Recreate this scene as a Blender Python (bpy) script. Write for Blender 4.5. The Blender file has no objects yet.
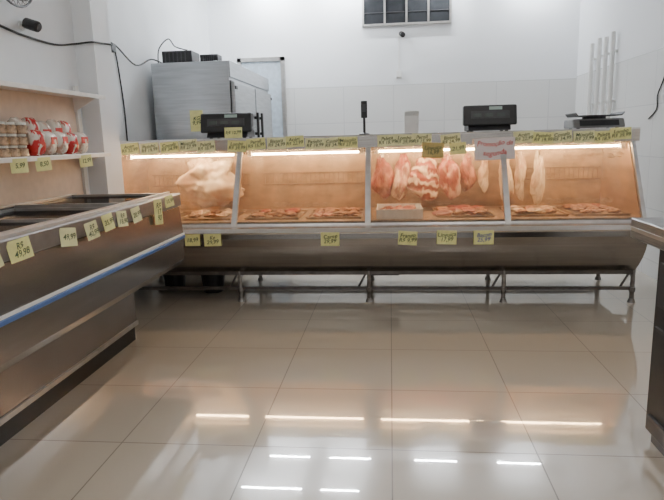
import bpy, bmesh, math, random
from mathutils import Vector, Matrix, noise
random.seed(7)
S = bpy.context.scene
COL = S.collection

# ------------------------------------------------------------------ materials
def new_mat(name):
    m = bpy.data.materials.new(name); m.use_nodes = True
    return m, m.node_tree.nodes, m.node_tree.links, m.node_tree.nodes['Principled BSDF']

def pmat(name, col, rough=0.5, metal=0.0, var=0.06, nscale=18, bump=0.0, stretch=None, emis=None, estr=0, spec=0.5, coat=0.0):
    m, N, L, P = new_mat(name)
    tc = N.new('ShaderNodeTexCoord'); mp = N.new('ShaderNodeMapping')
    L.new(tc.outputs['Object'], mp.inputs['Vector'])
    if stretch: mp.inputs['Scale'].default_value = stretch
    nz = N.new('ShaderNodeTexNoise'); nz.inputs['Scale'].default_value = nscale; nz.inputs['Detail'].default_value = 4
    L.new(mp.outputs['Vector'], nz.inputs['Vector'])
    cr = N.new('ShaderNodeValToRGB')
    c0 = [max(0, c*(1-var*2)) for c in col[:3]]+[1]; c1 = [min(1, c*(1+var*2)) for c in col[:3]]+[1]
    cr.color_ramp.elements[0].position = .3; cr.color_ramp.elements[1].position = .7
    cr.color_ramp.elements[0].color = c0; cr.color_ramp.elements[1].color = c1
    L.new(nz.outputs['Fac'], cr.inputs['Fac']); L.new(cr.outputs['Color'], P.inputs['Base Color'])
    P.inputs['Roughness'].default_value = rough; P.inputs['Metallic'].default_value = metal
    P.inputs['Specular IOR Level'].default_value = spec; P.inputs['Coat Weight'].default_value = coat
    if bump:
        b = N.new('ShaderNodeBump'); b.inputs['Strength'].default_value = bump; b.inputs['Distance'].default_value = .01
        L.new(nz.outputs['Fac'], b.inputs['Height']); L.new(b.outputs['Normal'], P.inputs['Normal'])
    if emis:
        P.inputs['Emission Color'].default_value = (*emis, 1); P.inputs['Emission Strength'].default_value = estr
    return m

def emat(name, col, s):
    m, N, L, P = new_mat(name)
    P.inputs['Base Color'].default_value = (*col, 1)
    P.inputs['Emission Color'].default_value = (*col, 1); P.inputs['Emission Strength'].default_value = s
    return m

def glass_mat(name, tint, refl=1.0, rough=0.02, haze=None):
    m = bpy.data.materials.new(name); m.use_nodes = True
    N = m.node_tree.nodes; L = m.node_tree.links
    for n in list(N): N.remove(n)
    o = N.new('ShaderNodeOutputMaterial'); mx = N.new('ShaderNodeMixShader')
    t = N.new('ShaderNodeBsdfTransparent'); g = N.new('ShaderNodeBsdfGlossy'); f = N.new('ShaderNodeFresnel')
    f.inputs['IOR'].default_value = 1.5
    mu = N.new('ShaderNodeMath'); mu.operation = 'MULTIPLY'; mu.inputs[1].default_value = refl
    mn = N.new('ShaderNodeMath'); mn.operation = 'MINIMUM'; mn.inputs[1].default_value = .22
    t.inputs['Color'].default_value = (*tint, 1); g.inputs['Roughness'].default_value = rough
    L.new(f.outputs[0], mu.inputs[0]); L.new(mu.outputs[0], mn.inputs[0]); L.new(mn.outputs[0], mx.inputs[0])
    src = t.outputs[0]
    if haze:
        tc = N.new('ShaderNodeTexCoord'); mp = N.new('ShaderNodeMapping'); mp.inputs['Scale'].default_value = (9, 2, 2)
        nz = N.new('ShaderNodeTexNoise'); nz.inputs['Scale'].default_value = 1.6; nz.inputs['Detail'].default_value = 6
        L.new(tc.outputs['Object'], mp.inputs[0]); L.new(mp.outputs[0], nz.inputs['Vector'])
        mr = N.new('ShaderNodeMapRange'); mr.inputs[1].default_value = .35; mr.inputs[2].default_value = .7
        mr.inputs[3].default_value = haze[0]; mr.inputs[4].default_value = haze[1]; L.new(nz.outputs['Fac'], mr.inputs[0])
        tr = N.new('ShaderNodeBsdfTranslucent'); tr.inputs[0].default_value = (1, .86, .70, 1)
        mh = N.new('ShaderNodeMixShader'); L.new(mr.outputs[0], mh.inputs[0]); L.new(src, mh.inputs[1]); L.new(tr.outputs[0], mh.inputs[2])
        src = mh.outputs[0]
    L.new(src, mx.inputs[1]); L.new(g.outputs[0], mx.inputs[2]); L.new(mx.outputs[0], o.inputs[0])
    return m

def tile_mat(name, axes, size, phase, base, grout, gw, rough, zmax=None, paint=None, var=.03):
    m, N, L, P = new_mat(name)
    g = N.new('ShaderNodeNewGeometry'); s = N.new('ShaderNodeSeparateXYZ'); L.new(g.outputs['Position'], s.inputs[0])
    def M(op, a, b=None):
        n = N.new('ShaderNodeMath'); n.operation = op
        for i, v in enumerate([a, b]):
            if v is None: continue
            if isinstance(v, (int, float)): n.inputs[i].default_value = v
            else: L.new(v, n.inputs[i])
        return n.outputs[0]
    lines = []; cells = []
    for ax, sz, ph in zip(axes, size, phase):
        u = M('DIVIDE', M('SUBTRACT', s.outputs[ax], ph), sz)
        fr = M('FRACT', u); cells.append(M('FLOOR', u))
        d = M('MULTIPLY', M('MINIMUM', fr, M('SUBTRACT', 1.0, fr)), sz)
        lines.append(M('LESS_THAN', d, gw/2))
    ln = M('MAXIMUM', lines[0], lines[1])
    cb = N.new('ShaderNodeCombineXYZ'); L.new(cells[0], cb.inputs[0]); L.new(cells[1], cb.inputs[1])
    wn = N.new('ShaderNodeTexWhiteNoise'); L.new(cb.outputs[0], wn.inputs['Vector'])
    nz = N.new('ShaderNodeTexNoise'); nz.inputs['Scale'].default_value = 3.0; nz.inputs['Detail'].default_value = 6
    L.new(g.outputs['Position'], nz.inputs['Vector'])
    f = M('ADD', M('MULTIPLY', wn.outputs['Value'], .5), M('MULTIPLY', nz.outputs['Fac'], .5))
    mr = N.new('ShaderNodeMix'); mr.data_type = 'RGBA'
    mr.inputs[6].default_value = (*[c*(1-var) for c in base], 1); mr.inputs[7].default_value = (*[c*(1+var) for c in base], 1)
    L.new(f, mr.inputs[0])
    m2 = N.new('ShaderNodeMix'); m2.data_type = 'RGBA'; L.new(ln, m2.inputs[0]); L.new(mr.outputs[2], m2.inputs[6])
    m2.inputs[7].default_value = (*grout, 1)
    out = m2.outputs[2]
    if zmax is not None:
        up = M('GREATER_THAN', s.outputs[2], zmax)
        m3 = N.new('ShaderNodeMix'); m3.data_type = 'RGBA'; L.new(up, m3.inputs[0]); L.new(out, m3.inputs[6]); m3.inputs[7].default_value = (*paint, 1)
        out = m3.outputs[2]
        L.new(M('ADD', rough, M('MULTIPLY', up, .5)), P.inputs['Roughness'])
    else:
        L.new(M('ADD', rough, M('MULTIPLY', ln, .3)), P.inputs['Roughness'])
    L.new(out, P.inputs['Base Color'])
    return m

M_floor = tile_mat('polished_tile', (0, 1), (.593, .593), (0.0, 2.845), (.62, .54, .435), (.24, .195, .155), .0055, .14)
_p = M_floor.node_tree.nodes['Principled BSDF']; _p.inputs['Specular IOR Level'].default_value = .5
_p.inputs['Coat Weight'].default_value = 1.0; _p.inputs['Coat Roughness'].default_value = .018; _p.inputs['Coat IOR'].default_value = 1.7
M_back = tile_mat('back_wall_tile', (0, 2), (.65, .46), (.05, 1.96), (.80, .81, .81), (.68, .69, .70), .010, .25, zmax=1.965, paint=(.90, .92, .95))
M_side = tile_mat('side_wall_tile', (1, 2), (.65, .46), (.35, 1.985), (.78, .79, .79), (.65, .66, .67), .008, .25, zmax=1.99, paint=(.88, .90, .93))
M_paint = pmat('white_paint', (.86, .88, .90), .7, var=.02, nscale=3)
M_ceil = pmat('ceiling_paint', (.82, .83, .84), .8, var=.01, nscale=3)
M_steel = pmat('brushed_steel', (.60, .57, .53), .22, 1.0, var=.06, nscale=6, stretch=(1, 30, 30))
M_steel_d = pmat('front_steel', (.34, .315, .29), .19, 1.0, var=.05, nscale=3, stretch=(.6, 8, 10))
M_frame_d = pmat('frame_steel', (.16, .145, .135), .4, .9, var=.1)
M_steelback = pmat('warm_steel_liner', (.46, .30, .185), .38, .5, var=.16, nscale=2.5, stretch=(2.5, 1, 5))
M_deck = pmat('deck_steel', (.36, .25, .17), .4, .4, var=.2)
M_chrome = pmat('chrome', (.60, .58, .56), .18, 1.0, var=.04)
M_legst = pmat('worn_leg_steel', (.30, .28, .26), .3, 1.0, var=.2)
M_alu = pmat('aluminium', (.58, .57, .56), .32, .9, var=.05)
M_black = pmat('black_plastic', (.014, .014, .015), .4, var=.1)
M_dark = pmat('dark_grey_plastic', (.045, .045, .05), .45, var=.1)
M_gfront = pmat('grey_enamel', (.31, .288, .272), .20, .85, var=.06, nscale=4, stretch=(1, .7, 6))
M_glow = pmat('grey_enamel_low', (.33, .305, .29), .26, .75, var=.05, nscale=4)
M_rim = pmat('rim_grey', (.27, .245, .23), .3, .5, var=.06)
M_blue = pmat('blue_bumper', (.09, .18, .46), .35, var=.05)
M_whitep = pmat('white_plastic', (.88, .88, .87), .4, var=.02)
M_fridge = pmat('fridge_steel', (.46, .48, .50), .30, .8, var=.06, nscale=4, stretch=(1, 1, 14))
M_peach_lit = pmat('warm_lit_beige_metal', (.74, .60, .49), .5, var=.03)  # beige panel metal with the peach tint of the light put into its colour
M_beige = pmat('shelf_metal', (.86, .84, .80), .45, var=.03)
M_yel = pmat('yellow_card', (.88, .85, .36), .7, var=.05)
M_yel2 = pmat('pale_yellow_card', (.89, .87, .48), .7, var=.05)
M_kraft = pmat('kraft_card', (.62, .48, .18), .7, var=.08)
M_paper = pmat('white_card', (.88, .80, .79), .7, var=.02)
M_box = pmat('white_box_card', (.88, .87, .85), .7, var=.02)
M_ink = pmat('black_ink', (.09, .13, .06), .6, var=.1)
M_inkr = pmat('red_ink', (.60, .06, .05), .6, var=.1)
M_inkb = pmat('blue_ink', (.07, .10, .40), .6, var=.1)
M_etch = pmat('etched_brown', (.42, .29, .19), .6, var=.2)
M_tubec = emat('cool_tube', (.93, .97, 1.0), 380)
M_tubefill = emat('added_fill_tube', (1.0, .975, .94), 38)  # tube of the added front lamps, brightens the front faces
M_tubew = emat('warm_tube', (1.0, .72, .42), 115)
M_glass = glass_mat('case_glass', (.95, .91, .86), 1.1, .03, haze=(.04, .13))
M_lidg = glass_mat('lid_glass', (.30, .28, .27), 2.2, .05)
M_pane = pmat('window_pane', (.02, .022, .026), .6, var=.2, nscale=6, spec=.2)
M_green = pmat('display_glass', (.10, .12, .11), .12, var=.1)
M_white_lab = pmat('display_label', (.42, .55, .50), .5)
M_cable = pmat('black_cable', (.02, .02, .02), .5)
M_tub = pmat('jar_contents', (.40, .27, .17), .12, var=.5, nscale=30, coat=.8)
M_lid = pmat('pale_jar_lid', (.80, .80, .74), .35)

def meat_mat(name, c1, c2, scale, band=False, dist=6, lo=.38, hi=.62, bump=.5):
    m, N, L, P = new_mat(name)
    tc = N.new('ShaderNodeTexCoord'); mp = N.new('ShaderNodeMapping'); mp.inputs['Scale'].default_value = (1.5, 1.5, .8); L.new(tc.outputs['Object'], mp.inputs[0])
    if band:
        t = N.new('ShaderNodeTexWave'); t.wave_type = 'BANDS'; t.bands_direction = 'Z'; t.inputs['Scale'].default_value = scale
        t.inputs['Distortion'].default_value = dist; t.inputs['Detail'].default_value = 3; t.inputs['Detail Scale'].default_value = 2
    else:
        t = N.new('ShaderNodeTexNoise'); t.inputs['Scale'].default_value = scale; t.inputs['Detail'].default_value = 5; t.inputs['Distortion'].default_value = .8
    L.new(mp.outputs[0], t.inputs['Vector'])
    cr = N.new('ShaderNodeValToRGB'); cr.color_ramp.elements[0].position = lo; cr.color_ramp.elements[1].position = hi
    cr.color_ramp.elements[0].color = (*c1, 1); cr.color_ramp.elements[1].color = (*c2, 1)
    L.new(t.outputs['Fac'], cr.inputs[0]); L.new(cr.outputs[0], P.inputs['Base Color'])
    b = N.new('ShaderNodeBump'); b.inputs['Strength'].default_value = bump; b.inputs['Distance'].default_value = .010
    L.new(t.outputs['Fac'], b.inputs['Height']); L.new(b.outputs['Normal'], P.inputs['Normal'])
    P.inputs['Roughness'].default_value = .38
    return m
M_meat = meat_mat('beef', (.20, .018, .010), (.50, .22, .13), 8, lo=.48, hi=.70)
M_meat2 = meat_mat('fatty_beef', (.26, .03, .018), (.70, .50, .36), 7, lo=.46, hi=.62)
M_pale = meat_mat('pale_meat', (.42, .18, .10), (.72, .56, .40), 6, lo=.34, hi=.56)
M_palew = meat_mat('white_fat', (.52, .32, .20), (.76, .64, .48), 5, lo=.34, hi=.58, bump=.3)
M_rib = meat_mat('rib_meat', (.26, .035, .02), (.72, .54, .39), 4.5, True, 9, lo=.3, hi=.85)
M_bone = pmat('bone', (.80, .70, .55), .5)
M_brown = meat_mat('brown_cut', (.18, .05, .022), (.42, .21, .11), 10)
M_red = meat_mat('red_wrapper', (.56, .03, .03), (.78, .70, .62), 14, lo=.50, hi=.56, bump=.1)
M_clear = meat_mat('clear_bag', (.55, .34, .26), (.80, .76, .68), 14, lo=.38, hi=.50, bump=.15)
for _m in (M_red, M_clear): _m.node_tree.nodes['Principled BSDF'].inputs['Roughness'].default_value = .2

# ------------------------------------------------------------------ mesh builder
def empty(name, loc, label, cat, group=None, kind=None):
    e = bpy.data.objects.new(name, None); e.location = loc; e.empty_display_size = .1; COL.objects.link(e)
    e['label'] = label; e['category'] = cat
    if group: e['group'] = group
    return e

class MB:
    def __init__(s): s.bm = bmesh.new(); s.mi = 0
    def _tag(s, faces):
        for f in faces: f.material_index = s.mi
    def box(s, x0, x1, y0, y1, z0, z1):
        v = [s.bm.verts.new(p) for p in [(x0,y0,z0),(x1,y0,z0),(x1,y1,z0),(x0,y1,z0),(x0,y0,z1),(x1,y0,z1),(x1,y1,z1),(x0,y1,z1)]]
        s._tag([s.bm.faces.new([v[i] for i in f]) for f in [(3,2,1,0),(4,5,6,7),(0,1,5,4),(1,2,6,5),(2,3,7,6),(3,0,4,7)]])
        return s
    def prism(s, prof, a0, a1, axis='x'):
        def P(p, a): return (a, p[0], p[1]) if axis == 'x' else ((p[0], a, p[1]) if axis == 'y' else (p[0], p[1], a))
        A = [s.bm.verts.new(P(p, a0)) for p in prof]; B = [s.bm.verts.new(P(p, a1)) for p in prof]
        n = len(prof); fs = [s.bm.faces.new(A), s.bm.faces.new(B[::-1])]
        for i in range(n): fs.append(s.bm.faces.new([A[i], B[i], B[(i+1) % n], A[(i+1) % n]]))
        s._tag(fs); return s
    def path(s, pts, r, n=8, closed=False):
        pts = [Vector(p) for p in pts]; rings = []; m = len(pts); up = None
        rr = r if isinstance(r, (list, tuple)) else [r]*m
        for i, p in enumerate(pts):
            if closed: t = (pts[(i+1) % m]-pts[i-1])
            else: t = pts[min(i+1, m-1)]-pts[max(i-1, 0)]
            t.normalize()
            if up is None:
                up = Vector((0,0,1)) if abs(t.z) < .9 else Vector((1,0,0))
            a = t.cross(up)
            if a.length < 1e-4: a = t.orthogonal()
            a.normalize(); b = a.cross(t).normalized(); up = b
            rings.append([s.bm.verts.new(p+a*math.cos(2*math.pi*k/n)*rr[i]+b*math.sin(2*math.pi*k/n)*rr[i]) for k in range(n)])
        fs = []
        rng = range(m if closed else m-1)
        for i in rng:
            A = rings[i]; B = rings[(i+1) % m]
            for k in range(n): fs.append(s.bm.faces.new([A[k], A[(k+1) % n], B[(k+1) % n], B[k]]))
        if not closed: fs += [s.bm.faces.new(rings[0][::-1]), s.bm.faces.new(rings[-1])]
        s._tag(fs); return s
    def cyl(s, p0, p1, r, n=16, r1=None): return s.path([p0, p1], [r, r if r1 is None else r1], n)
    def lathe(s, prof, c, n=24):
        rings = [[s.bm.verts.new((c[0]+r*math.cos(2*math.pi*k/n), c[1]+r*math.sin(2*math.pi*k/n), c[2]+z)) for k in range(n)] for r, z in prof]
        fs = []
        for A, B in zip(rings, rings[1:]):
            for k in range(n): fs.append(s.bm.faces.new([A[k], A[(k+1) % n], B[(k+1) % n], B[k]]))
        fs += [s.bm.faces.new(rings[0][::-1]), s.bm.faces.new(rings[-1])]
        s._tag(fs); return s
    def done(s, name, mat, parent=None, bevel=0, smooth=False, label=None, cat=None, group=None, kind=None, origin=None):
        bmesh.ops.recalc_face_normals(s.bm, faces=s.bm.faces[:])
        vs = [v.co for v in s.bm.verts]
        if origin is None:
            lo = [min(v[i] for v in vs) for i in range(3)]; hi = [max(v[i] for v in vs) for i in range(3)]
            origin = Vector([(lo[0]+hi[0])/2, (lo[1]+hi[1])/2, lo[2]])
        origin = Vector(origin)
        for v in s.bm.verts: v.co -= origin
        me = bpy.data.meshes.new(name); s.bm.to_mesh(me); s.bm.free()
        for mm in (mat if isinstance(mat, (list, tuple)) else [mat]): me.materials.append(mm)
        if smooth:
            for p in me.polygons: p.use_smooth = True
        o = bpy.data.objects.new(name, me); COL.objects.link(o)
        if parent:
            o.parent = parent
            w = Vector((0,0,0)); q = parent
            while q: w += q.location; q = q.parent
            o.location = origin-w
        else: o.location = origin
        if bevel:
            b = o.modifiers.new('bevel', 'BEVEL'); b.width = bevel; b.segments = 2; b.limit_method = 'ANGLE'
        if label: o['label'] = label
        if cat: o['category'] = cat
        if group: o['group'] = group
        if kind: o['kind'] = kind
        return o

# ------------------------------------------------------------------ room shell
XL, XR, YB, ZC = -2.35, 2.33, 7.8, 3.3
def struct(mb, name, mat, label):
    return mb.done(name, mat, label=label, cat=name.split('_')[0], kind='structure')
struct(MB().box(-2.6, 2.6, -2.5, 8.0, -.1, 0), 'floor', M_floor, 'glossy beige square-tiled shop floor')
struct(MB().box(-2.6, 2.6, -2.5, 8.0, ZC, ZC+.1), 'ceiling', M_ceil, 'plain white painted ceiling')
struct(MB().box(XL, XR, YB, YB+.15, 0, ZC), 'wall_back', M_back, 'white wall with tiled lower part and painted top')
struct(MB().box(XR, XR+.15, -2.5, YB, 0, ZC), 'wall_right', M_side, 'white side wall with tiled lower part')
mb = MB().prism([(-2.55, -2.5), (-2.2, -2.5), (-2.2, 4.08), (-2.06, 4.08), (-2.06, 4.34), (XL, 4.34), (XL, YB), (-2.55, YB)], 0, ZC, 'z')
struct(mb, 'wall_left', M_paint, 'white painted wall with a projecting pilaster')

w = MB()
for x0 in [-.33, -.0575, .215, .4875, .76]: w.box(x0-.012, x0+.012, 7.75, 7.799, 2.70, 3.10)
w.box(-.342, .772, 7.75, 7.799, 2.685, 2.71); w.box(-.342, .772, 7.75, 7.799, 3.09, 3.115)
struct(w, 'window_1', M_alu, 'small high aluminium window with four dark panes')
win = bpy.data.objects['window_1']
for x0 in [-.33, -.0575, .215, .4875]:
    MB().box(x0+.012, x0+.2605, 7.775, 7.785, 2.71, 3.09).done('pane', M_pane, win)
    MB().box(x0+.012, x0+.2605, 7.765, 7.775, 2.84, 2.85).done('pane_bar', M_dark, win)
d = MB().box(-1.98, -1.93, 7.74, 7.799, 0, 2.36).box(-1.41, -1.36, 7.74, 7.799, 0, 2.36).box(-1.98, -1.36, 7.74, 7.799, 2.31, 2.36)
struct(d, 'door_1', M_alu, 'white door with light metal frame')
dd = bpy.data.objects['door_1']
MB().box(-1.93, -1.41, 7.765, 7.79, .01, 2.31).done('door_leaf', pmat('door_blue', (.58, .67, .76), .4), dd, bevel=.003)
MB().cyl((-1.86, 7.765, 1.05), (-1.86, 7.72, 1.05), .01).cyl((-1.86, 7.725, 1.05), (-1.76, 7.725, 1.05), .008).done('door_handle', M_chrome, dd)

def ceiling_lamp(x, y, L=1.2, mat=M_tubec, r=.007):
    e = empty('ceiling_lamp', (x, y, ZC), 'white ceiling fitting with a fluorescent tube', 'lamp', 'ceiling fluorescent lamps')
    MB().prism([(y-.05, ZC-.001), (y+.05, ZC-.001), (y+.03, ZC-.06), (y-.03, ZC-.06)], x-L/2-.03, x+L/2+.03).done('housing', M_whitep, e)
    MB().cyl((x-L/2, y, ZC-.10), (x+L/2, y, ZC-.10), r, 10).done('tube', mat, e)
    MB().box(x-L/2-.03, x-L/2, y-.02, y+.02, ZC-.12, ZC-.06).done('socket', M_whitep, e)
    MB().box(x+L/2, x+L/2+.03, y-.02, y+.02, ZC-.12, ZC-.06).done('socket', M_whitep, e)
for x in (-1.47, -.6, .61, 1.75): ceiling_lamp(x, 7.58, .58, r=.008)
for x, l in ((-1.58, .8), (-.68, .5)): ceiling_lamp(x, 6.8, l, r=.008)
for x in (-1.0, 1.0): ceiling_lamp(x, 1.6, 1.2, M_tubefill, .018)  # added lamps, out of view, to light the case and freezer fronts
for x in (-1.0, 1.0): ceiling_lamp(x, -.9, 1.2, M_tubefill, .018)  # second added row behind the camera, more fill for the fronts

# ------------------------------------------------------------------ display case
BX = [-2.28, -1.2275, -.175, .8775, 1.875]
CX0, CX1 = BX[0], BX[4]
case = empty('display_case', ((CX0+CX1)/2, 4.9, 0), 'long stainless refrigerated butcher display case with four lit glass fronts', 'display case')
prof = [(4.50, .255), (4.44, .31), (4.38, .38), (4.34, .44), (4.322, .49), (4.315, .55), (4.32, .61), (4.335, .625), (4.42, .63), (4.44, .66), (5.36, .66), (5.36, .255)]
MB().prism(prof, CX0, CX1-.03).done('body', M_steel_d, case, bevel=.003)
MB().prism([(4.312, .600), (4.333, .630), (4.425, .637), (4.425, .625), (4.34, .617), (4.314, .588)], CX0-.004, CX1-.026).done('front_ledge', M_steel, case)
MB().box(CX0+.02, CX1-.04, 4.45, 5.3, .66, .668).done('deck', M_deck, case)
MB().box(CX0, CX1, 5.30, 5.36, .66, 1.29).done('back_panel', M_steelback, case)
MB().box(CX0-.01, CX1+.02, 4.76, 5.38, 1.29, 1.32).done('top_lid', M_steel, case, bevel=.003)
MB().prism([(4.735, 1.22), (4.735, 1.31), (4.745, 1.322), (4.775, 1.322), (4.775, 1.22)], CX0-.01, CX1+.03).done('top_rail', M_steel, case, bevel=.002)
def gpt(x, t, off=.004):
    return (x, 4.425+t*.322-off*.88, .632+t*.593+off*.48)
def etch_band(x0, x1, t0, h, r=.0028, seed=0):
    e = MB(); rnd = random.Random(seed); x = x0
    while x < x1:
        wl = rnd.uniform(.05, .08); hh = h*rnd.uniform(.7, 1.15); s_ = rnd.choice([-1, 1]); pts = []
        for i in range(19):
            u = i/18; a = 3.6*math.pi*u; rad = (1-u*.85)
            pts.append(gpt(x+wl*.5+wl*.5*rad*math.cos(a), t0+hh*.5+s_*hh*.5*rad*math.sin(a)))
        e.path(pts, r, 5); x += wl*1.05
    return e
for i in range(4):
    a = BX[i]+.022; b = BX[i+1]-.022
    gp = MB().prism([(4.425, .632), (4.431, .632), (4.753, 1.225), (4.747, 1.225)], a, b).done('glass_panel', M_glass, case)
    MB().prism([(4.415, .632), (4.435, .632), (4.445, .652), (4.425, .652)], a, b).done('glass_bottom_trim', M_alu, case)
    MB().cyl((a+.06, 4.84, 1.185), (b-.06, 4.84, 1.185), .009, 10).done('lamp_tube', M_tubew, case)
    MB().box(a+.02, b-.02, 4.80, 4.88, 1.203, 1.225).box(a+.02, a+.05, 4.82, 4.86, 1.165, 1.203).box(b-.05, b-.02, 4.82, 4.86, 1.165, 1.203).done('lamp_holder', M_whitep, case)
    c = (a+b)/2
    etch_band(c-.22, c+.20, .24, .07, .0022, seed=i).done('etched_scroll', M_etch, gp)['kind'] = 'stuff'
    if i == 3:
        etch_band(c-.05, c+.36, .78, .08, .0024, seed=14).done('etched_scroll', M_etch, gp)['kind'] = 'stuff'
for i in range(5):
    c = BX[i]; lo, hi = (c, c+.03) if i == 0 else ((c-.035, c-.005) if i == 4 else (c-.022, c+.022))
    MB().prism([(4.405, .63), (4.445, .63), (4.765, 1.222), (4.725, 1.222)], lo, hi).done('mullion', M_alu, case, bevel=.003)
for x in (CX0+.004, CX1-.042):
    MB().prism([(4.45, .66), (5.30, .66), (5.30, 1.29), (4.775, 1.29), (4.76, 1.22)], x, x+.008).done('side_panel', M_steelback, case)
MB().cyl((CX0+.03, 5.02, 1.19), (CX1-.05, 5.02, 1.19), .011, 10).done('hanging_rail', M_chrome, case)
M_wire = pmat('rust_wire', (.30, .18, .11), .5)
for i in range(4):
    a = BX[i]+.06; b = BX[i+1]-.06
    g = MB()
    for z in (.90, 1.0): g.cyl((a, 5.28, z), (b, 5.28, z), .005, 6)
    for k in range(22):
        x = a+.02+k*(b-a-.04)/21; g.cyl((x, 5.285, .90), (x, 5.285, 1.0), .003, 6)
    g.done('wire_grille', M_wire, case)
for i, x in enumerate([CX0+.08, BX[1], BX[2], BX[3], CX1-.035]):
    for y in (4.52, 5.25):
        MB().cyl((x, y, .03), (x, y, .258), .017, 12).cyl((x, y, 0), (x, y, .03), .03, 14, .02).cyl((x, y, .085), (x, y, .12), .024, 12).done('leg', M_legst, case)
    MB().box(x-.012, x+.012, 4.52, 5.25, .205, .235).done('cross_bar', M_frame_d, case)
    if i > 0:
        MB().cyl((x-.09, 4.53, .11), (x-.02, 4.53, .24), .009, 8).done('brace', M_frame_d, case)
for y in (4.52, 5.25):
    MB().box(CX0+.08, CX1-.035, y-.012, y+.012, .10, .125).done('bottom_rail', M_frame_d, case)
    MB().box(CX0+.08, CX1-.035, y-.015, y+.015, .225, .255).done('frame_rail', M_frame_d, case)
MB().box(CX0+2.12, CX0+2.35, 4.7, 5.0, .17, .258).done('drain_box', M_black, case, bevel=.01)
MB().box(CX0+3.30, CX0+3.80, 4.7, 5.0, .19, .258).done('drain_box', M_black, case, bevel=.01)

def bucket(x, y):
    e = empty('bucket', (x, y, 0), 'black plastic bucket standing under the display case', 'bucket')
    MB().lathe([(.085, 0), (.11, .19), (.115, .19), (.115, .2), (.10, .2), (.08, .02)], (x, y, 0), 20).done('body', M_black, e)
    MB().path([(x+.115*math.cos(t), y-.03, .185-.07*math.sin(t)) for t in [k*math.pi/10 for k in range(11)]], .004, 6).done('handle', M_chrome, e)
bucket(-1.56, 4.85)
bucket(-1.95, 4.95)

# ------------------------------------------------------------------ writing
_tc = {}
def text_mesh(txt, size, mat, bold=.012, shear=.18):
    k = (txt, size, mat.name)
    if k in _tc: return _tc[k]
    c = bpy.data.curves.new('t', 'FONT'); c.body = txt; c.size = size; c.align_x = 'CENTER'; c.align_y = 'CENTER'; c.space_line = .82; c.offset = size*bold; c.shear = shear
    o = bpy.data.objects.new('t', c); COL.objects.link(o); bpy.context.view_layer.update()
    me = bpy.data.meshes.new_from_object(o.evaluated_get(bpy.context.evaluated_depsgraph_get()))
    me.name = 'writing'; me.materials.clear(); me.materials.append(mat)
    for v in me.vertices:
        p = v.co; n = noise.noise(Vector((p.x/size*1.1, p.y/size*1.1, len(txt))))
        v.co.x += n*size*.14; v.co.y += noise.noise(Vector((p.x*14, 3, size*9)))*size*.32
    me.transform(Matrix.Rotation(math.pi/2, 4, 'X'))
    bpy.data.objects.remove(o); bpy.data.curves.remove(c)
    _tc[k] = me; return me
def card_mesh(w, h, mat, bend=.006):
    bm = bmesh.new(); n = 6; F = []; B = []
    for j in (0, 1):
        for i in range(n+1):
            x = -w/2+w*i/n; y = bend*(1-(2*i/n-1)**2)
            F.append(bm.verts.new((x, -y, (j-.5)*h))); B.append(bm.verts.new((x, -y+.0012, (j-.5)*h)))
    m = n+1
    for i in range(n):
        bm.faces.new([F[i], F[i+1], F[m+i+1], F[m+i]]); bm.faces.new([B[i+1], B[i], B[m+i], B[m+i+1]])
        bm.faces.new([F[i+1], F[i], B[i], B[i+1]]); bm.faces.new([F[m+i], F[m+i+1], B[m+i+1], B[m+i]])
    bm.faces.new([F[0], F[m], B[m], B[0]]); bm.faces.new([F[m-1], B[m-1], B[2*m-1], F[2*m-1]])
    bmesh.ops.recalc_face_normals(bm, faces=bm.faces[:])
    me = bpy.data.meshes.new('price_label'); bm.to_mesh(me); bm.free(); me.materials.append(mat); return me
_cards = {}
def price_label(loc, w, h, txt, tsize, yaw=0, tilt=0, roll=0, mat=None, ink=None, label='yellow handwritten price card', group=None, name='price_label', bend=.003):
    mat = mat or random.choice([M_yel, M_yel2]); ink = ink or M_ink
    k = (w, h, mat.name)
    if k not in _cards: _cards[k] = card_mesh(w, h, mat, bend)
    o = bpy.data.objects.new(name, _cards[k]); COL.objects.link(o)
    o.matrix_world = Matrix.Translation(loc) @ Matrix.Rotation(yaw, 4, 'Z') @ Matrix.Rotation(tilt, 4, 'X') @ Matrix.Rotation(roll, 4, 'Y')
    o['label'] = label; o['category'] = 'price label'
    if group: o['group'] = group
    t = bpy.data.objects.new('writing', text_mesh(txt, tsize, ink)); COL.objects.link(t); t.parent = o; t.location = (0, -bend-.0015, 0)
    return o
prices = ['22,99', '19,99', '34,99', '27,99', '18,99', '39,99', '15,99', '24,99']
names = ['Acém', 'Patinho', 'Costela', 'Músculo', 'Paleta', 'Lombo', 'Pernil', 'Bisteca']
xs = [-2.16, -1.99, -1.82, -1.67, -1.50, -1.24, -1.08, -.92, -.77, -.61, -.46, -.33, -.03, .11, .25, .48, 1.04, 1.19, 1.33, 1.48, 1.62, 1.77]
for i, x in enumerate(xs):
    price_label((x+random.uniform(-.012, .012), 4.727-.003*(i % 2), 1.272+random.uniform(-.020, .012)), .155, .090, names[i % 8]+'\nR$ '+prices[i % 8], .038, tilt=random.uniform(-.10, 0), roll=random.uniform(-.09, .09), group='price cards along the display case top rail', label='yellow handwritten price card on the display case rail')
price_label((.335, 4.703, 1.185), .17, .12, 'Linguiça\n16,99', .042, mat=M_kraft, label='yellow-brown paper hanging over the case glass', roll=.05)
price_label((.53, 4.703, 1.195), .13, .09, '21,99', .042, mat=M_yel, label='yellow handwritten price card hanging over the case glass', roll=-.06)
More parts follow.
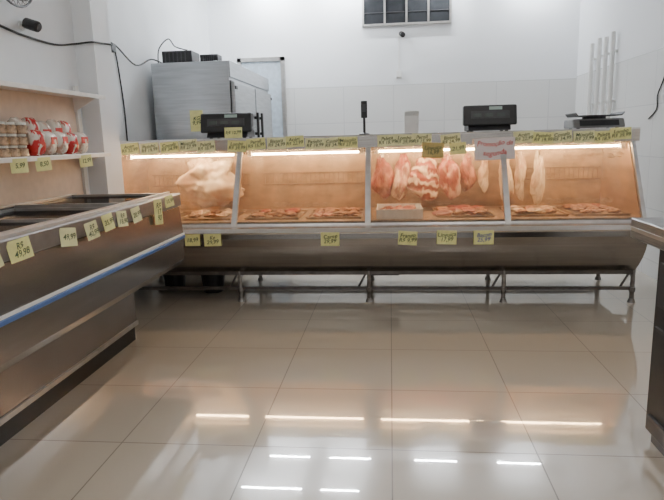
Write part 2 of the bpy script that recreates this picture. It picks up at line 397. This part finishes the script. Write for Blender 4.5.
for i, (x, z) in enumerate([(-1.53, .55), (-1.37, .55), (-.457, .55), (.126, .553), (.413, .556), (.682, .553)]):
    w = [.12, .135, .14, .14, .145, .145][i]
    price_label((x, 4.303, z), w, [.09, .095, .105, .105, .105, .105][i], ['18,99', 'Kg\n29,99', 'Carne\n29,99', 'Frango\nR$ 9,99', 'Linguiça\n17,99', 'Bacon\n25,99'][i], .042, roll=random.uniform(-.07, .07), mat=M_yel, group='price cards on the display case front', label='yellow handwritten price card on the steel case front', ink=(M_ink if i != 5 else M_inkb))
sg = price_label((.81, 4.685, 1.185), .31, .17, 'Promoção de', .050, mat=M_paper, ink=M_inkr, name='paper_sign', label='white paper sign with red and blue handwriting taped to display case', roll=-.03)
sg['category'] = 'sign'
sg.children[0].location.z = .038
t2 = bpy.data.objects.new('writing', text_mesh('segunda', .056, M_inkr, .01)); COL.objects.link(t2); t2.parent = sg; t2.location = (0, -.0045, -.034)

# ------------------------------------------------------------------ scales and things on case
def scale_obj(x, y, w, label, h=.21, mats=None):
    A, B = mats or (M_dark, M_black)
    z = 1.32; e = empty('weighing_scale', (x, y, z), label, 'scale')
    MB().prism([(y-.13, z+.01), (y+.17, z+.01), (y+.16, z+.07), (y-.08, z+.08)], x-w*.40, x+w*.40).done('body', A, e, bevel=.008)
    for sx in (-1, 1):
        for sy in (-.09, .13): MB().cyl((x+sx*w*.33, y+sy, z), (x+sx*w*.33, y+sy, z+.012), .014, 10).done('foot', M_black, e)
    MB().box(x-w*.42, x+w*.42, y-.04, y+.2, z+.085, z+.095).done('platter', M_chrome, e, bevel=.003)
    MB().box(x-.06, x+.06, y+.03, y+.1, z+.065, z+.087).done('platter_support', A, e)
    k_ = (h-.07)/.14
    def zz(t): return z+.07+(t-.07)*k_
    MB().prism([(y-.15, z+.05), (y-.06, z+.05), (y-.05, z+h), (y-.12, z+h)], x-w/2, x+w/2).done('display_housing', B, e, bevel=.012)
    MB().prism([(y-.1465, zz(.105)), (y-.136, zz(.105)), (y-.125, zz(.165)), (y-.135, zz(.165))], x-w*.36, x+w*.36).done('display_window', M_dark, e)
    MB().prism([(y-.134, zz(.172)), (y-.126, zz(.172)), (y-.120, zz(.197)), (y-.128, zz(.197))], x-w*.02, x+w*.22).done('display_strip', M_white_lab, e)
    for k in range(3):
        MB().prism([(y-.1477, zz(.118)), (y-.1427, zz(.118)), (y-.1385, zz(.145)), (y-.1435, zz(.145))], x-w*.32+k*w*.22, x-w*.32+k*w*.22+w*.15).done('digit_field', M_green, e)
    return e
scale_obj(-1.37, 5.0, .44, 'black electronic weighing scale with a yellow card stuck on it')
scale_obj(.80, 5.0, .42, 'black electronic weighing scale with steel platter')
price_label((-1.30, 4.83, 1.365), .15, .09, 'R$ 12,99', .036, tilt=-.1, label='yellow handwritten price card on the scale')
x, y, z = 1.66, 5.05, 1.32
M_gs = pmat('grey_scale_plastic', (.22, .22, .22), .4)
e = empty('weighing_scale', (x, y, z), 'low grey bench scale with a dark tray on the case top', 'scale')
MB().prism([(y-.15, z+.008), (y+.14, z+.008), (y+.13, z+.08), (y-.11, z+.08)], x-.20, x+.20).done('body', M_gs, e, bevel=.012)
MB().prism([(x-.17, z+.10), (x-.19, z+.125), (x-.185, z+.130), (x-.165, z+.108), (x+.165, z+.108), (x+.185, z+.130), (x+.19, z+.125), (x+.17, z+.10)], y-.14, y+.14, 'y').done('tray', M_dark, e)
MB().cyl((x, y, z+.075), (x, y, z+.103), .09, 14).done('tray_support', M_dark, e)
MB().prism([(y-.147, z+.025), (y-.141, z+.025), (y-.122, z+.068), (y-.128, z+.068)], x-.15, x+.15).done('display_window', M_black, e)
for sx in (-.15, .15):
    for sy in (-.1, .1): MB().cyl((x+sx, y+sy, z), (x+sx, y+sy, z+.01), .014, 8).done('foot', M_black, e)
x, y = -.215, 5.0
e = empty('pole_display', (x, y, 1.32), 'slim black pole with small head on the case top', 'display')
MB().lathe([(.045, 0), (.045, .01), (.02, .02)], (x, y, 1.32), 16).done('base', M_black, e)
MB().cyl((x, y, 1.335), (x, y, 1.5), .011, 10).done('pole', M_black, e)
MB().prism([(y-.02, 1.46), (y+.02, 1.46), (y+.015, 1.60), (y-.012, 1.60)], x-.026, x+.026).done('head', M_black, e, bevel=.005)
MB().prism([(y-.0215, 1.51), (y-.018, 1.51), (y-.0125, 1.575), (y-.016, 1.575)], x-.015, x+.015).done('face', M_dark, e)
x, y = .18, 5.05
e = empty('paper_box', (x, y, 1.32), 'small open white cardboard box on the case top', 'box')
MB().box(x-.06, x+.06, y-.05, y+.05, 1.32, 1.47).done('box_body', M_box, e, bevel=.003)
MB().prism([(y-.05, 1.468), (y-.05, 1.472), (y-.09, 1.505), (y-.092, 1.501)], x-.058, x+.058).done('flap', M_box, e)

# ------------------------------------------------------------------ meat
def lump_mesh(name, sx, sy, sz, mat, seed, taper=0., amp=.18, freq=2.5, rib=0, lean=0., hf=.05):
    bm = bmesh.new(); bmesh.ops.create_icosphere(bm, subdivisions=5 if sz > .1 else 3, radius=1)
    for v in bm.verts:
        p = v.co.copy(); n = noise.noise(p*freq/2+Vector((seed, 0, 0)))*amp*1.6+noise.noise(p*freq+Vector((seed, 5, 0)))*amp*.8+noise.noise(p*freq*2.6+Vector((seed, 9, 0)))*amp*.4+noise.noise(p*freq*6+Vector((seed, 2, 7)))*hf
        k = 1+n
        t = 1-taper*(p.z*.5+.5)
        rr = rib*math.sin(p.z*22+p.x*3) if rib else 0
        v.co = Vector((p.x*sx*k*t+lean*p.z*p.z*sx, (p.y*k+rr)*sy*t, p.z*sz*(1+n*.5)))
    me = bpy.data.meshes.new(name); bm.to_mesh(me); bm.free(); me.materials.append(mat)
    for p in me.polygons: p.use_smooth = True
    return me
roundm = [lump_mesh('meat_cut', .092, .075, .165, m, s, .30, .35, 2.2, lean=l) for m, s, l in ((M_meat2, 1, .15), (M_meat, 2, -.2), (M_meat2, 41, -.1))]
legm = [lump_mesh('meat_cut', .060, .055, .19, m, s, .45, .35, 2.4, lean=l) for m, s, l in ((M_palew, 3, .3), (M_pale, 31, -.2), (M_meat, 33, .1))]
slabm = [lump_mesh('rib_slab', .125, .045, .17, m, s, .15, .35, 2.0, .08) for m, s in ((M_rib, 4), (M_meat2, 6))]
bigm = lump_mesh('pale_side', .20, .10, .185, M_palew, 17, -.05, .50, 2.4, 0)
def hook(x, y, zb):
    pts = []
    for k in range(9):
        t = math.pi*k/8; pts.append((x, y+.018*math.cos(t), 1.19+.016*math.sin(t)))
    pts.append((x, y-.018, 1.16)); n = 7
    pts.append((x, y-.005, zb+.03))
    for k in range(n): t = math.pi*k/(n-1); pts.append((x, y+.015*math.cos(math.pi-t)+.01, zb+.01-.015*math.sin(t)))
    return MB().path(pts, .004, 6).done('steel_hook', M_chrome, label='steel hook hanging from the rail inside the display case', cat='hook', group='meat hooks on the case rail')
def hang(x, me, label, top=1.14, rot=0., sc=1., half=.16, bone=False, y=5.02):
    hook(x, y, top-.02)
    o = bpy.data.objects.new('hanging_meat', me); COL.objects.link(o); o.location = (x, y, top-half*sc); o.rotation_euler = (0, random.uniform(-.12, .12), rot); o.scale = (sc, sc, sc)
    o['label'] = label; o['category'] = 'meat'; o['group'] = 'meat cuts hanging in the display case'
    if bone:
        b = MB().path([(0, 0, half*.8), (0, 0, half*1.02), (0, 0, half*1.12), (0, 0, half*1.18)], [.014, .012, .017, .010], 10).done('bone', M_bone, smooth=True, origin=(0, 0, 0)); b.parent = o; b.location = (0, 0, 0)
hang(-.065, roundm[1], 'dark red hanging beef cut with exposed bone', rot=.3, bone=True, sc=1.08)
hang(.10, roundm[2], 'large marbled red and white hanging meat cut', rot=1.2, sc=1.12, y=5.05)
hang(.30, slabm[0], 'hanging rib slab with red meat and pale fat', rot=.2, sc=1.10, half=.17)
hang(.505, roundm[0], 'large marbled red and white hanging meat cut', rot=3.0, sc=1.14, y=5.03)
hang(.655, roundm[1], 'dark red hanging cut of beef', rot=2.4, sc=.92, y=5.07)
hang(.78, legm[1], 'slim pale hanging cut of meat', rot=1.4, sc=.80, half=.19, y=5.0)
hang(.96, legm[0], 'long pale fatty hanging cut', rot=.5, sc=1.05, half=.19)
hang(1.09, legm[1], 'long pale pink hanging cut', rot=1.9, sc=1.0, half=.19, y=5.06)
hang(1.23, legm[0], 'long pale fatty hanging cut', rot=2.2, sc=1.1, half=.19)
hang(-1.57, bigm, 'big pale irregular side of meat hanging beside the mullion', rot=.1, sc=1.1, half=.185, top=1.155)

def tray(x, y, w, dp, white, label):
    e = empty('meat_tray', (x, y, .668), label, 'tray', 'trays on the display case deck')
    t = .004; h = .018 if not white else .075
    m = M_whitep if white else M_deck
    b = MB().box(x-w/2, x+w/2, y-dp/2, y+dp/2, .668, .672)
    b.box(x-w/2, x-w/2+t, y-dp/2, y+dp/2, .672, .668+h).box(x+w/2-t, x+w/2, y-dp/2, y+dp/2, .672, .668+h)
    b.box(x-w/2+t, x+w/2-t, y-dp/2, y-dp/2+t, .672, .668+h).box(x-w/2+t, x+w/2-t, y+dp/2-t, y+dp/2, .672, .668+h)
    b.done('pan', m, e)
    MB().box(x-w/2-.008, x+w/2+.008, y-dp/2-.008, y-dp/2, .668+h-.005, .668+h).box(x-w/2-.008, x+w/2+.008, y+dp/2, y+dp/2+.008, .668+h-.005, .668+h).done('rim', m, e)
chunks = [lump_mesh('meat_chunk', .070, .058, .022, m, s, .1, .5, 2.2) for m, s in ((M_meat2, 11), (M_meat, 12), (M_pale, 13), (M_brown, 14))]
def fill(x, y, w, dp, kinds, label, nx=3, ny=2, dz=0):
    for i in range(nx):
        for j in range(ny):
            me = random.choice(kinds)
            o = bpy.data.objects.new('meat_chunk', me); COL.objects.link(o)
            o.location = (x-w/2+w*(i+.5)/nx+random.uniform(-.02, .02), y-dp/2+dp*(j+.5)/ny+random.uniform(-.02, .02), .668+.024+random.uniform(0, .006)+dz)
            o.rotation_euler = (random.uniform(-.1, .1), random.uniform(-.1, .1), random.uniform(0, 3.1)); s = random.uniform(.7, 1.15); o.scale = (s*random.uniform(.8, 1.2), s, s)
            o['label'] = label; o['category'] = 'meat'; o['group'] = 'meat pieces lying in the display case trays'
for i, (x, w, white, kinds, lab) in enumerate([
    (-2.0, .42, False, [chunks[2], chunks[3]], 'pale fatty piece of meat in a tray'),
    (-1.50, .42, False, [chunks[2], chunks[3]], 'pale fatty piece of meat in a tray'),
    (-.95, .44, False, [chunks[3], chunks[1]], 'brownish red cut lying in a tray'),
    (-.45, .44, False, [chunks[3], chunks[3], chunks[0]], 'brownish red cut lying in a tray'),
    (.07, .36, True, [chunks[1], chunks[0]], 'red piece of beef in a white tray'),
    (.58, .44, False, [chunks[3], chunks[1]], 'dark red cut lying in a tray'),
    (1.14, .42, False, [chunks[3], chunks[2]], 'brownish cut lying in a tray'),
    (1.60, .40, False, [chunks[3], chunks[3], chunks[0]], 'brownish cut lying in a tray')]):
    yy = 4.72 if white else 4.80
    tray(x, yy, w, .4 if white else .5, white, ('white plastic tray' if white else 'shallow steel tray')+' of meat on the case deck')
    fill(x, yy, w-.05, .34 if white else .44, kinds, lab, nx=4 if i in (3, 5) else 3, ny=3 if i in (3, 5, 7) else 2, dz=.02 if white else 0)

# ------------------------------------------------------------------ chest freezer
FY0, FY1 = 1.15, 3.72
fz = empty('chest_freezer', (-1.78, (FY0+FY1)/2, 0), 'long silver-grey chest freezer with glass lids and a blue bumper stripe', 'freezer')
tub = [(-1.60, .48), (-1.41, .49), (-1.385, .53), (-1.38, .655), (-1.38, .705), (-1.395, .885), (-1.45, .885), (-1.52, .62), (-2.02, .62), (-2.10, .885), (-2.16, .885), (-2.16, .48)]
MB().prism(tub, FY0, FY1, 'y').done('tub', M_gfront, fz, bevel=.006)
MB().prism([(-1.45,.885),(-1.52,.62),(-2.02,.62),(-2.10,.885)], FY1-.03, FY1-.001, 'y').done('tub_end', M_gfront, fz)
MB().prism([(-1.381, .665), (-1.372, .668), (-1.371, .686), (-1.379, .690)], FY0-.002, FY1+.004, 'y').done('bumper_stripe', M_blue, fz, bevel=.002)
MB().prism([(-1.380, .6905), (-1.373, .6905), (-1.373, .703), (-1.381, .703)], FY0-.002, FY1+.004, 'y').done('bumper_trim', M_whitep, fz)
MB().box(-2.10, -1.70, FY0+.1, FY1-.13, .13, .48).done('base', M_glow, fz, bevel=.004)
MB().box(-2.08, -1.715, FY0+.11, FY1-.14, 0, .105).done('kickplate', M_black, fz)
MB().box(-2.10, -1.69, FY0+.1, FY1-.13, .105, .13).done('base_trim', M_alu, fz)
r = MB().box(-1.45, -1.38, FY0, FY1, .885, .968).box(-2.17, -2.105, FY0, FY1, .885, .968).box(-2.105, -1.45, FY1-.07, FY1, .885, .968).box(-2.105, -1.45, FY0, FY0+.08, .885, .968)
r.done('rim', M_rim, fz, bevel=.008)
MB().box(-1.462, -1.446, FY0+.02, FY1-.02, .968, .980).box(-2.108, -2.092, FY0+.02, FY1-.02, .968, .980).done('lid_track', M_alu, fz)
n = 4; seg = (FY1-FY0-.15)/n
for i in range(n):
    a = FY0+.08+i*seg+.003; b = a+seg-.006; z = .958 if i % 2 else .940
    MB().box(-2.09, -1.47, a+.02, b-.02, z, z+.004).done('glass_lid', M_lidg, fz)
    MB().box(-2.10, -1.455, a, a+.022, z-.006, z+.018).box(-2.10, -1.455, b-.022, b, z-.006, z+.018).box(-2.10, -2.085, a+.022, b-.022, z-.006, z+.018).box(-1.470, -1.455, a+.022, b-.022, z-.006, z+.018).done('lid_frame', M_alu, fz)
MB().box(-2.0, -1.54, FY0+.1, FY1-.12, .621, .75).done('frozen_goods', pmat('frozen_dark', (.14, .11, .10), .6, var=.4, nscale=14), fz)['kind'] = 'stuff'
for i, (yy, w, txt) in enumerate([(1.83, .085, '9,99'), (1.99, .115, '49,98'), (2.32, .10, '49,99'), (2.52, .09, '40,99'), (2.68, .085, '35,99'), (2.83, .085, '18,90'), (3.0, .085, '20,99')]):
    price_label((-1.368, yy, .918+random.uniform(-.012, .006)), w, .080, 'R$\n'+txt if i % 2 else txt, .034, yaw=math.pi/2-.15, tilt=-.15, roll=random.uniform(-.18, .18), group='price cards along the freezer rim', label='yellow handwritten price card on the freezer rim')
price_label((-1.368, 3.30, .895), .080, .15, 'R$\n17\n90', .044, yaw=math.pi/2-.2, tilt=-.05, roll=.06, group='price cards along the freezer rim', label='tall yellow handwritten price card on the freezer rim')
price_label((-1.368, 3.48, .940), .085, .07, '15,99', .032, yaw=math.pi/2-.3, tilt=-.1, roll=-.10, group='price cards along the freezer rim', label='yellow handwritten price card on the freezer rim')

# ------------------------------------------------------------------ checkout counter
cc = empty('checkout_counter', (1.42, 1.6, 0), 'black checkout counter with grey steel top', 'counter')
MB().box(1.07, 1.74, .8, 2.40, .05, .86).done('body', M_black, cc, bevel=.006)
MB().box(1.09, 1.72, .82, 2.38, 0, .05).done('plinth', M_dark, cc)
M_ctop = pmat('counter_steel', (.28, .28, .28), .35, .8, var=.1, stretch=(1, 1, 20))
MB().prism([(.97, .872), (.97, .944), (.976, .948), (1.80, .948), (1.80, .872), (1.76, .86), (.99, .86)], .75, 2.44, 'y').done('worktop', M_ctop, cc, bevel=.002)
MB().box(.966, .9695, .76, 2.43, .900, .915).done('edge_strip', M_alu, cc)
MB().box(1.061, 1.069, .85, 2.36, .60, .78).done('side_panel', M_dark, cc, bevel=.002)
MB().box(1.058, 1.069, .85, 2.36, .50, .515).box(1.058, 1.069, .85, 2.36, .12, .135).done('side_trim', M_dark, cc)

# ------------------------------------------------------------------ gondola shelf
gs = empty('wall_shelf_unit', (-2.1, 3.0, 0), 'beige metal wall shelving with back panel and two shelves', 'shelf')
MB().box(-2.198, -2.185, 1.6, 4.0, .05, 1.64).done('back_panel', M_peach_lit, gs)
MB().box(-2.185, -2.165, 3.96, 4.0, 0, 1.70).done('upright', M_beige, gs)
MB().box(-2.185, -2.165, 2.75, 2.78, 0, 1.62).done('upright', M_beige, gs)
for z in (1.21, 1.60):
    MB().prism([(-2.183, z+.030), (-1.972, z+.030), (-1.968, z+.026), (-1.968, z+.004), (-1.978, z+.004), (-1.978, z+.018), (-2.183, z+.018)], 1.6, 3.99, 'y').done('shelf_board', M_beige, gs)
    MB().prism([(-2.18, z+.018), (-2.0, z+.018), (-2.18, z-.08)], 3.94, 3.943, 'y').done('bracket', M_beige, gs)
for i, (yy, w) in enumerate([(2.93, .11), (3.15, .11), (3.62, .11)]):
    price_label((-1.958, yy, 1.195), w, .075, ['5,99', '8,50', '12,99'][i], .036, yaw=math.pi/2-.25, tilt=-.05, roll=random.uniform(-.1, .1), group='price cards on the wall shelf edge', label='yellow handwritten price card on the shelf edge')
tubz = 1.2405
def tubm():
    e = empty('food_jar', (0, 0, 0), 'small round clear food jar with pale lid', 'jar', 'stacked jars on the shelf')
    MB().lathe([(.033, 0), (.036, .006), (.036, .040), (.026, .048)], (0, 0, 0), 18).done('jar_body', M_tub, e)
    MB().lathe([(.028, .0485), (.028, .060), (.026, .061)], (0, 0, 0), 18).done('jar_lid', M_lid, e)
    return e
proto = tubm(); kids = list(proto.children); first = True
for yy in [2.62, 2.71, 2.80, 2.89, 2.98, 3.07]:
    for xx in (-2.02, -2.12):
        for k in range(3):
            if first: o = proto; first = False
            else:
                o = proto.copy(); COL.objects.link(o)
                for c in kids:
                    q = c.copy(); q.parent = o; COL.objects.link(q)
            o.location = (xx+random.uniform(-.008, .008), yy+random.uniform(-.006, .006), tubz+k*.0615)
def bag_mesh(mat, seed):
    bm = bmesh.new(); bmesh.ops.create_cube(bm, size=1)
    bmesh.ops.subdivide_edges(bm, edges=bm.edges[:], cuts=10, use_grid_fill=True)
    for v in bm.verts:
        p = v.co.copy(); zf = abs(p.z*2); yf = abs(p.y*2)
        th = math.sqrt(max(0, 1-zf**2.5))*math.sqrt(max(0, 1-yf**3))*1.1+.05
        nz = noise.noise(p*4+Vector((seed, 0, 0)))*.008
        v.co = Vector((p.x*.085*th+nz, p.y*.115*(1-.16*zf**3)+nz*.5, p.z*.19*(1-.10*yf**3)))
    me = bpy.data.meshes.new('snack_bag'); bm.to_mesh(me); bm.free(); me.materials.append(mat)
    for p in me.polygons: p.use_smooth = True
    return me
bags = [bag_mesh(M_red, 1), bag_mesh(M_clear, 2), bag_mesh(M_clear, 3)]
labm = MB().box(0, .003, -.032, .032, -.028, .028).done('packet_label', pmat('red_packet_label', (.58, .03, .03), .35, var=.15), origin=(0, 0, 0))
labmesh = labm.data; bpy.data.objects.remove(labm)
labs = ['red and white plastic food packet standing on the shelf', 'clear food packet with red label on the shelf', 'clear food packet with red label on the shelf']
for i, yy in enumerate([3.19, 3.31, 3.43, 3.55, 3.67]):
    for xx, s in ((-2.02, .75), (-2.12, 1.12)):
        b = (i*2+(xx < -2.1)) % 3
        o = bpy.data.objects.new('snack_bag', bags[b]); COL.objects.link(o); s *= random.uniform(.92, 1.06); o.location = (xx, yy, 1.2405+.095*s); o.rotation_euler = (0, random.uniform(-.06, .02), random.uniform(-.35, .1)); o.scale = (1, .95, s)
        o['label'] = labs[b]; o['category'] = 'packet'; o['group'] = 'packets on the shelf'
        if b:
            q = bpy.data.objects.new('packet_label', labmesh); COL.objects.link(q); q.parent = o; q.location = (.046, 0, .02)

# ------------------------------------------------------------------ upright fridge
fr = empty('upright_fridge', (-1.88, 6.5, 0), 'tall stainless commercial refrigerator with four doors', 'refrigerator')
MB().box(-2.28, -1.52, 5.6, 7.4, .12, 2.05).done('body', M_fridge, fr, bevel=.006)
MB().box(-1.52, -1.505, 5.6, 7.4, 1.90, 2.05).done('top_panel', M_fridge, fr, bevel=.003)
for x in (-2.22, -1.58):
    for y in (5.68, 7.32): MB().cyl((x, y, 0), (x, y, .12), .025, 12).done('leg', M_black, fr)
for k in range(2):
    for z0, z1 in ((.16, .98), (1.01, 1.86)):
        y0 = 5.63+k*.89; y1 = y0+.85
        dmb = MB().box(-1.515, -1.475, y0, y1, z0, z1).done('door', M_fridge, fr, bevel=.006)
        MB().box(-1.519, -1.514, y0-.012, y1+.012, z0-.012, z1+.012).done('gasket', M_black, dmb)
        yh = y1-.08 if k == 0 else y0+.08
        zh = z0+.45 if z0 > 1 else (z0+z1)/2
        MB().box(-1.475, -1.445, yh-.015, yh+.015, zh-.10, zh-.07).box(-1.475, -1.445, yh-.015, yh+.015, zh+.07, zh+.10).box(-1.447, -1.425, yh-.022, yh+.022, zh-.14, zh+.14).done('handle', M_black, dmb, bevel=.003)
        for zz in (z0+.05, z1-.07):
            yk = y0+.02 if k == 0 else y1-.02
            MB().box(-1.475, -1.465, yk-.02, yk+.05 if k == 0 else yk+.02, zz, zz+.03).done('hinge', M_black, dmb)
price_label((-1.86, 5.592, 1.50), .13, .20, 'KG\n9,99', .05, label='yellow paper note stuck on the refrigerator side', name='paper_note')
for (x0, x1, y0, y1, h, lab) in [(-2.22, -1.92, 5.75, 6.0, .13, 'black electronic box with vents on the refrigerator'), (-1.84, -1.66, 5.75, 5.9, .085, 'small black electronic box on the refrigerator')]:
    e = empty('electronic_box', ((x0+x1)/2, (y0+y1)/2, 2.05), lab, 'electronics')
    MB().box(x0, x1, y0, y1, 2.058, 2.05+h).done('casing', M_black, e, bevel=.006)
    zt = 2.05+h
    v = MB().box(x0+.02, x1-.02, y0-.002, y0, 2.063, 2.068).box(x0+.02, x1-.02, y0-.002, y0, zt-.013, zt-.008)
    for k in range(6): v.box(x0+.03+k*(x1-x0-.06)/6, x0+.04+k*(x1-x0-.06)/6, y0-.002, y0, 2.068, zt-.013)
    v.done('vent_grille', M_dark, e)
    for sx in (x0+.03, x1-.03): MB().box(sx-.01, sx+.01, y0+.02, y1-.02, 2.05, 2.058).done('foot', M_dark, e)

# ------------------------------------------------------------------ cables, cameras, fan
def smooth_path(pts, n=6):
    P = [Vector(p) for p in pts]; out = []
    for i in range(len(P)-1):
        p0 = P[max(i-1, 0)]; p1 = P[i]; p2 = P[i+1]; p3 = P[min(i+2, len(P)-1)]
        for k in range(n):
            t = k/n; out.append(.5*((2*p1)+(-p0+p2)*t+(2*p0-5*p1+4*p2-p3)*t*t+(-p0+3*p1-3*p2+p3)*t**3))
    out.append(P[-1]); return out
def cable(pts, r, label):
    return MB().path(smooth_path(pts), r, 6).done('cable', M_cable, smooth=True, label=label, cat='cable')
cable([(-2.192, 2.9, 2.02), (-2.192, 3.2, 1.98), (-2.192, 3.44, 1.955), (-2.192, 3.8, 1.95), (-2.192, 4.05, 1.99), (-2.07, 4.065, 2.0), (-2.05, 4.2, 2.01), (-2.05, 4.36, 2.03), (-2.335, 4.75, 2.14), (-2.335, 5.0, 2.13), (-2.30, 5.3, 2.0), (-2.25, 5.55, 2.08), (-2.2, 5.72, 2.058)], .007, 'black cable strung along the wall to the refrigerator')
cable([(-2.341, 5.0, 2.10), (-2.341, 5.04, 1.9), (-2.341, 5.08, 1.6), (-2.341, 5.08, 1.2)], .006, 'black cable hanging down the white wall')
cable([(-2.25, 5.72, 2.06), (-2.24, 5.74, 2.2), (-2.14, 5.74, 2.29), (-2.08, 5.74, 2.22), (-2.0, 5.74, 2.19), (-1.97, 5.78, 2.186)], .006, 'looped black cable above the refrigerator')
cable([(2.322, 5.3, 1.85), (2.322, 5.38, 1.72), (2.322, 5.47, 1.60), (2.322, 5.47, 1.48), (2.322, 5.62, 1.40)], .006, 'black cable curving on the side wall')
e = empty('power_socket', (-2.34, 4.90, 2.07), 'black plug adapter on the white wall', 'socket')
MB().box(-2.345, -2.30, 4.86, 4.94, 2.06, 2.12).done('adapter', M_black, e, bevel=.005)
MB().box(-2.35, -2.345, 4.83, 4.97, 2.03, 2.15).done('plate', M_whitep, e)
def seccam(x, y, z, dirx, diry, label):
    e = empty('security_camera', (x, y, z), label, 'camera')
    p = Vector((x, y, z)); d = Vector((dirx, diry, -.35)).normalized(); w = Vector((dirx, diry, 0)).normalized()
    MB().cyl(p, p+w*.012, .03, 16).done('mount', M_whitep, e)
    MB().cyl(p+w*.012, p+w*.06, .01, 8).done('arm', M_dark, e)
    c = p+w*.07
    MB().path([c-d*.04, c-d*.035, c+d*.05, c+d*.055], [.022, .032, .032, .028], 16).done('housing', M_black, e)
    MB().cyl(c+d*.055, c+d*.062, .018, 14).done('lens', M_dark, e)
seccam(-2.2, 3.48, 2.01, 1, -.2, 'small black security camera on the side wall')
seccam(.14, 7.8, 2.57, .25, -1, 'small black security camera on the back wall')
jb = empty('junction_box', (.12, 7.79, 2.05), 'white junction box with conduit on the back wall', 'box')
MB().box(.085, .155, 7.75, 7.799, 2.05, 2.13).done('cover', M_whitep, jb, bevel=.004)
MB().box(.114, .126, 7.785, 7.799, 2.13, 2.53).done('conduit', M_whitep, jb)
for i, yy in enumerate([6.5, 6.70, 6.90, 7.14]):
    p = MB().cyl((2.285, yy, 1.2), (2.285, yy, 2.30-.02*(i % 2)), .024, 14)
    p.box(2.30, 2.329, yy-.03, yy+.03, 1.6, 1.62).box(2.30, 2.329, yy-.03, yy+.03, 2.1, 2.12)
    p.done('wall_pipe', M_whitep, label='vertical white pipe clipped to the side wall', cat='pipe', group='pipes on the side wall')
fx, fy, fzz = -2.0, 3.14, 2.24
fa = empty('wall_fan', (fx-.2, fy, fzz), 'dark wall fan with round wire cage', 'fan')
ff = MB()
def ring(r, dx, n=28): return [(fx+dx, fy+r*math.cos(2*math.pi*k/n), fzz+r*math.sin(2*math.pi*k/n)) for k in range(n)]
ff.path(ring(.2, 0), .006, 6, True).path(ring(.17, .02), .003, 5, True).path(ring(.13, .03), .003, 5, True).path(ring(.06, .045), .003, 5, True).path(ring(.13, -.03), .003, 5, True)
for k in range(28):
    a = 2*math.pi*k/28; c, s_ = math.cos(a), math.sin(a)
    ff.path([(fx+.05, fy+.03*c, fzz+.03*s_), (fx+.03, fy+.13*c, fzz+.13*s_), (fx, fy+.2*c, fzz+.2*s_), (fx-.03, fy+.13*c, fzz+.13*s_), (fx-.045, fy+.04*c, fzz+.04*s_)], .0025, 4)
ff.done('cage', M_dark, fa)
bl = MB()
for k in range(3):
    a = 2*math.pi*k/3+.3
    vs = []
    for r_, da, dx in [(.03, -.4, -.01), (.16, -.45, -.012), (.17, .25, .012), (.03, .4, .01)]:
        vs.append(bl.bm.verts.new((fx+dx, fy+r_*math.cos(a+da), fzz+r_*math.sin(a+da))))
    bl.bm.faces.new(vs)
bl.cyl((fx-.015, fy, fzz), (fx+.02, fy, fzz), .035, 16)
bl.done('blades', M_dark, fa)
MB().cyl((fx-.14, fy, fzz), (fx-.03, fy, fzz), .05, 16).done('motor', M_black, fa)
MB().cyl((-2.2, fy, fzz), (fx-.13, fy, fzz), .015, 10).cyl((-2.2, fy, fzz), (-2.19, fy, fzz), .05, 16).done('bracket', M_black, fa)

# ------------------------------------------------------------------ world, camera
wd = bpy.data.worlds.new('World'); S.world = wd; wd.use_nodes = True
wd.node_tree.nodes['Background'].inputs[0].default_value = (.84, .83, .82, 1)
wd.node_tree.nodes['Background'].inputs[1].default_value = .55
cam = bpy.data.cameras.new('camera'); co = bpy.data.objects.new('camera', cam); COL.objects.link(co)
cam.sensor_width = 36; cam.lens = 580/664*36; cam.clip_start = .05
p = math.atan(.1905); yw = math.atan(.1032); r = .026
fwd = Vector((-math.sin(yw)*math.cos(p), math.cos(yw)*math.cos(p), -math.sin(p)))
r0 = Vector((math.cos(yw), math.sin(yw), 0)); u0 = r0.cross(fwd)
rt = r0*math.cos(r)-u0*math.sin(r); up = u0*math.cos(r)+r0*math.sin(r)
mw = Matrix((( rt.x, up.x, -fwd.x, 0), (rt.y, up.y, -fwd.y, 0), (rt.z, up.z, -fwd.z, 1.29), (0, 0, 0, 1)))
co.matrix_world = mw
S.camera = co
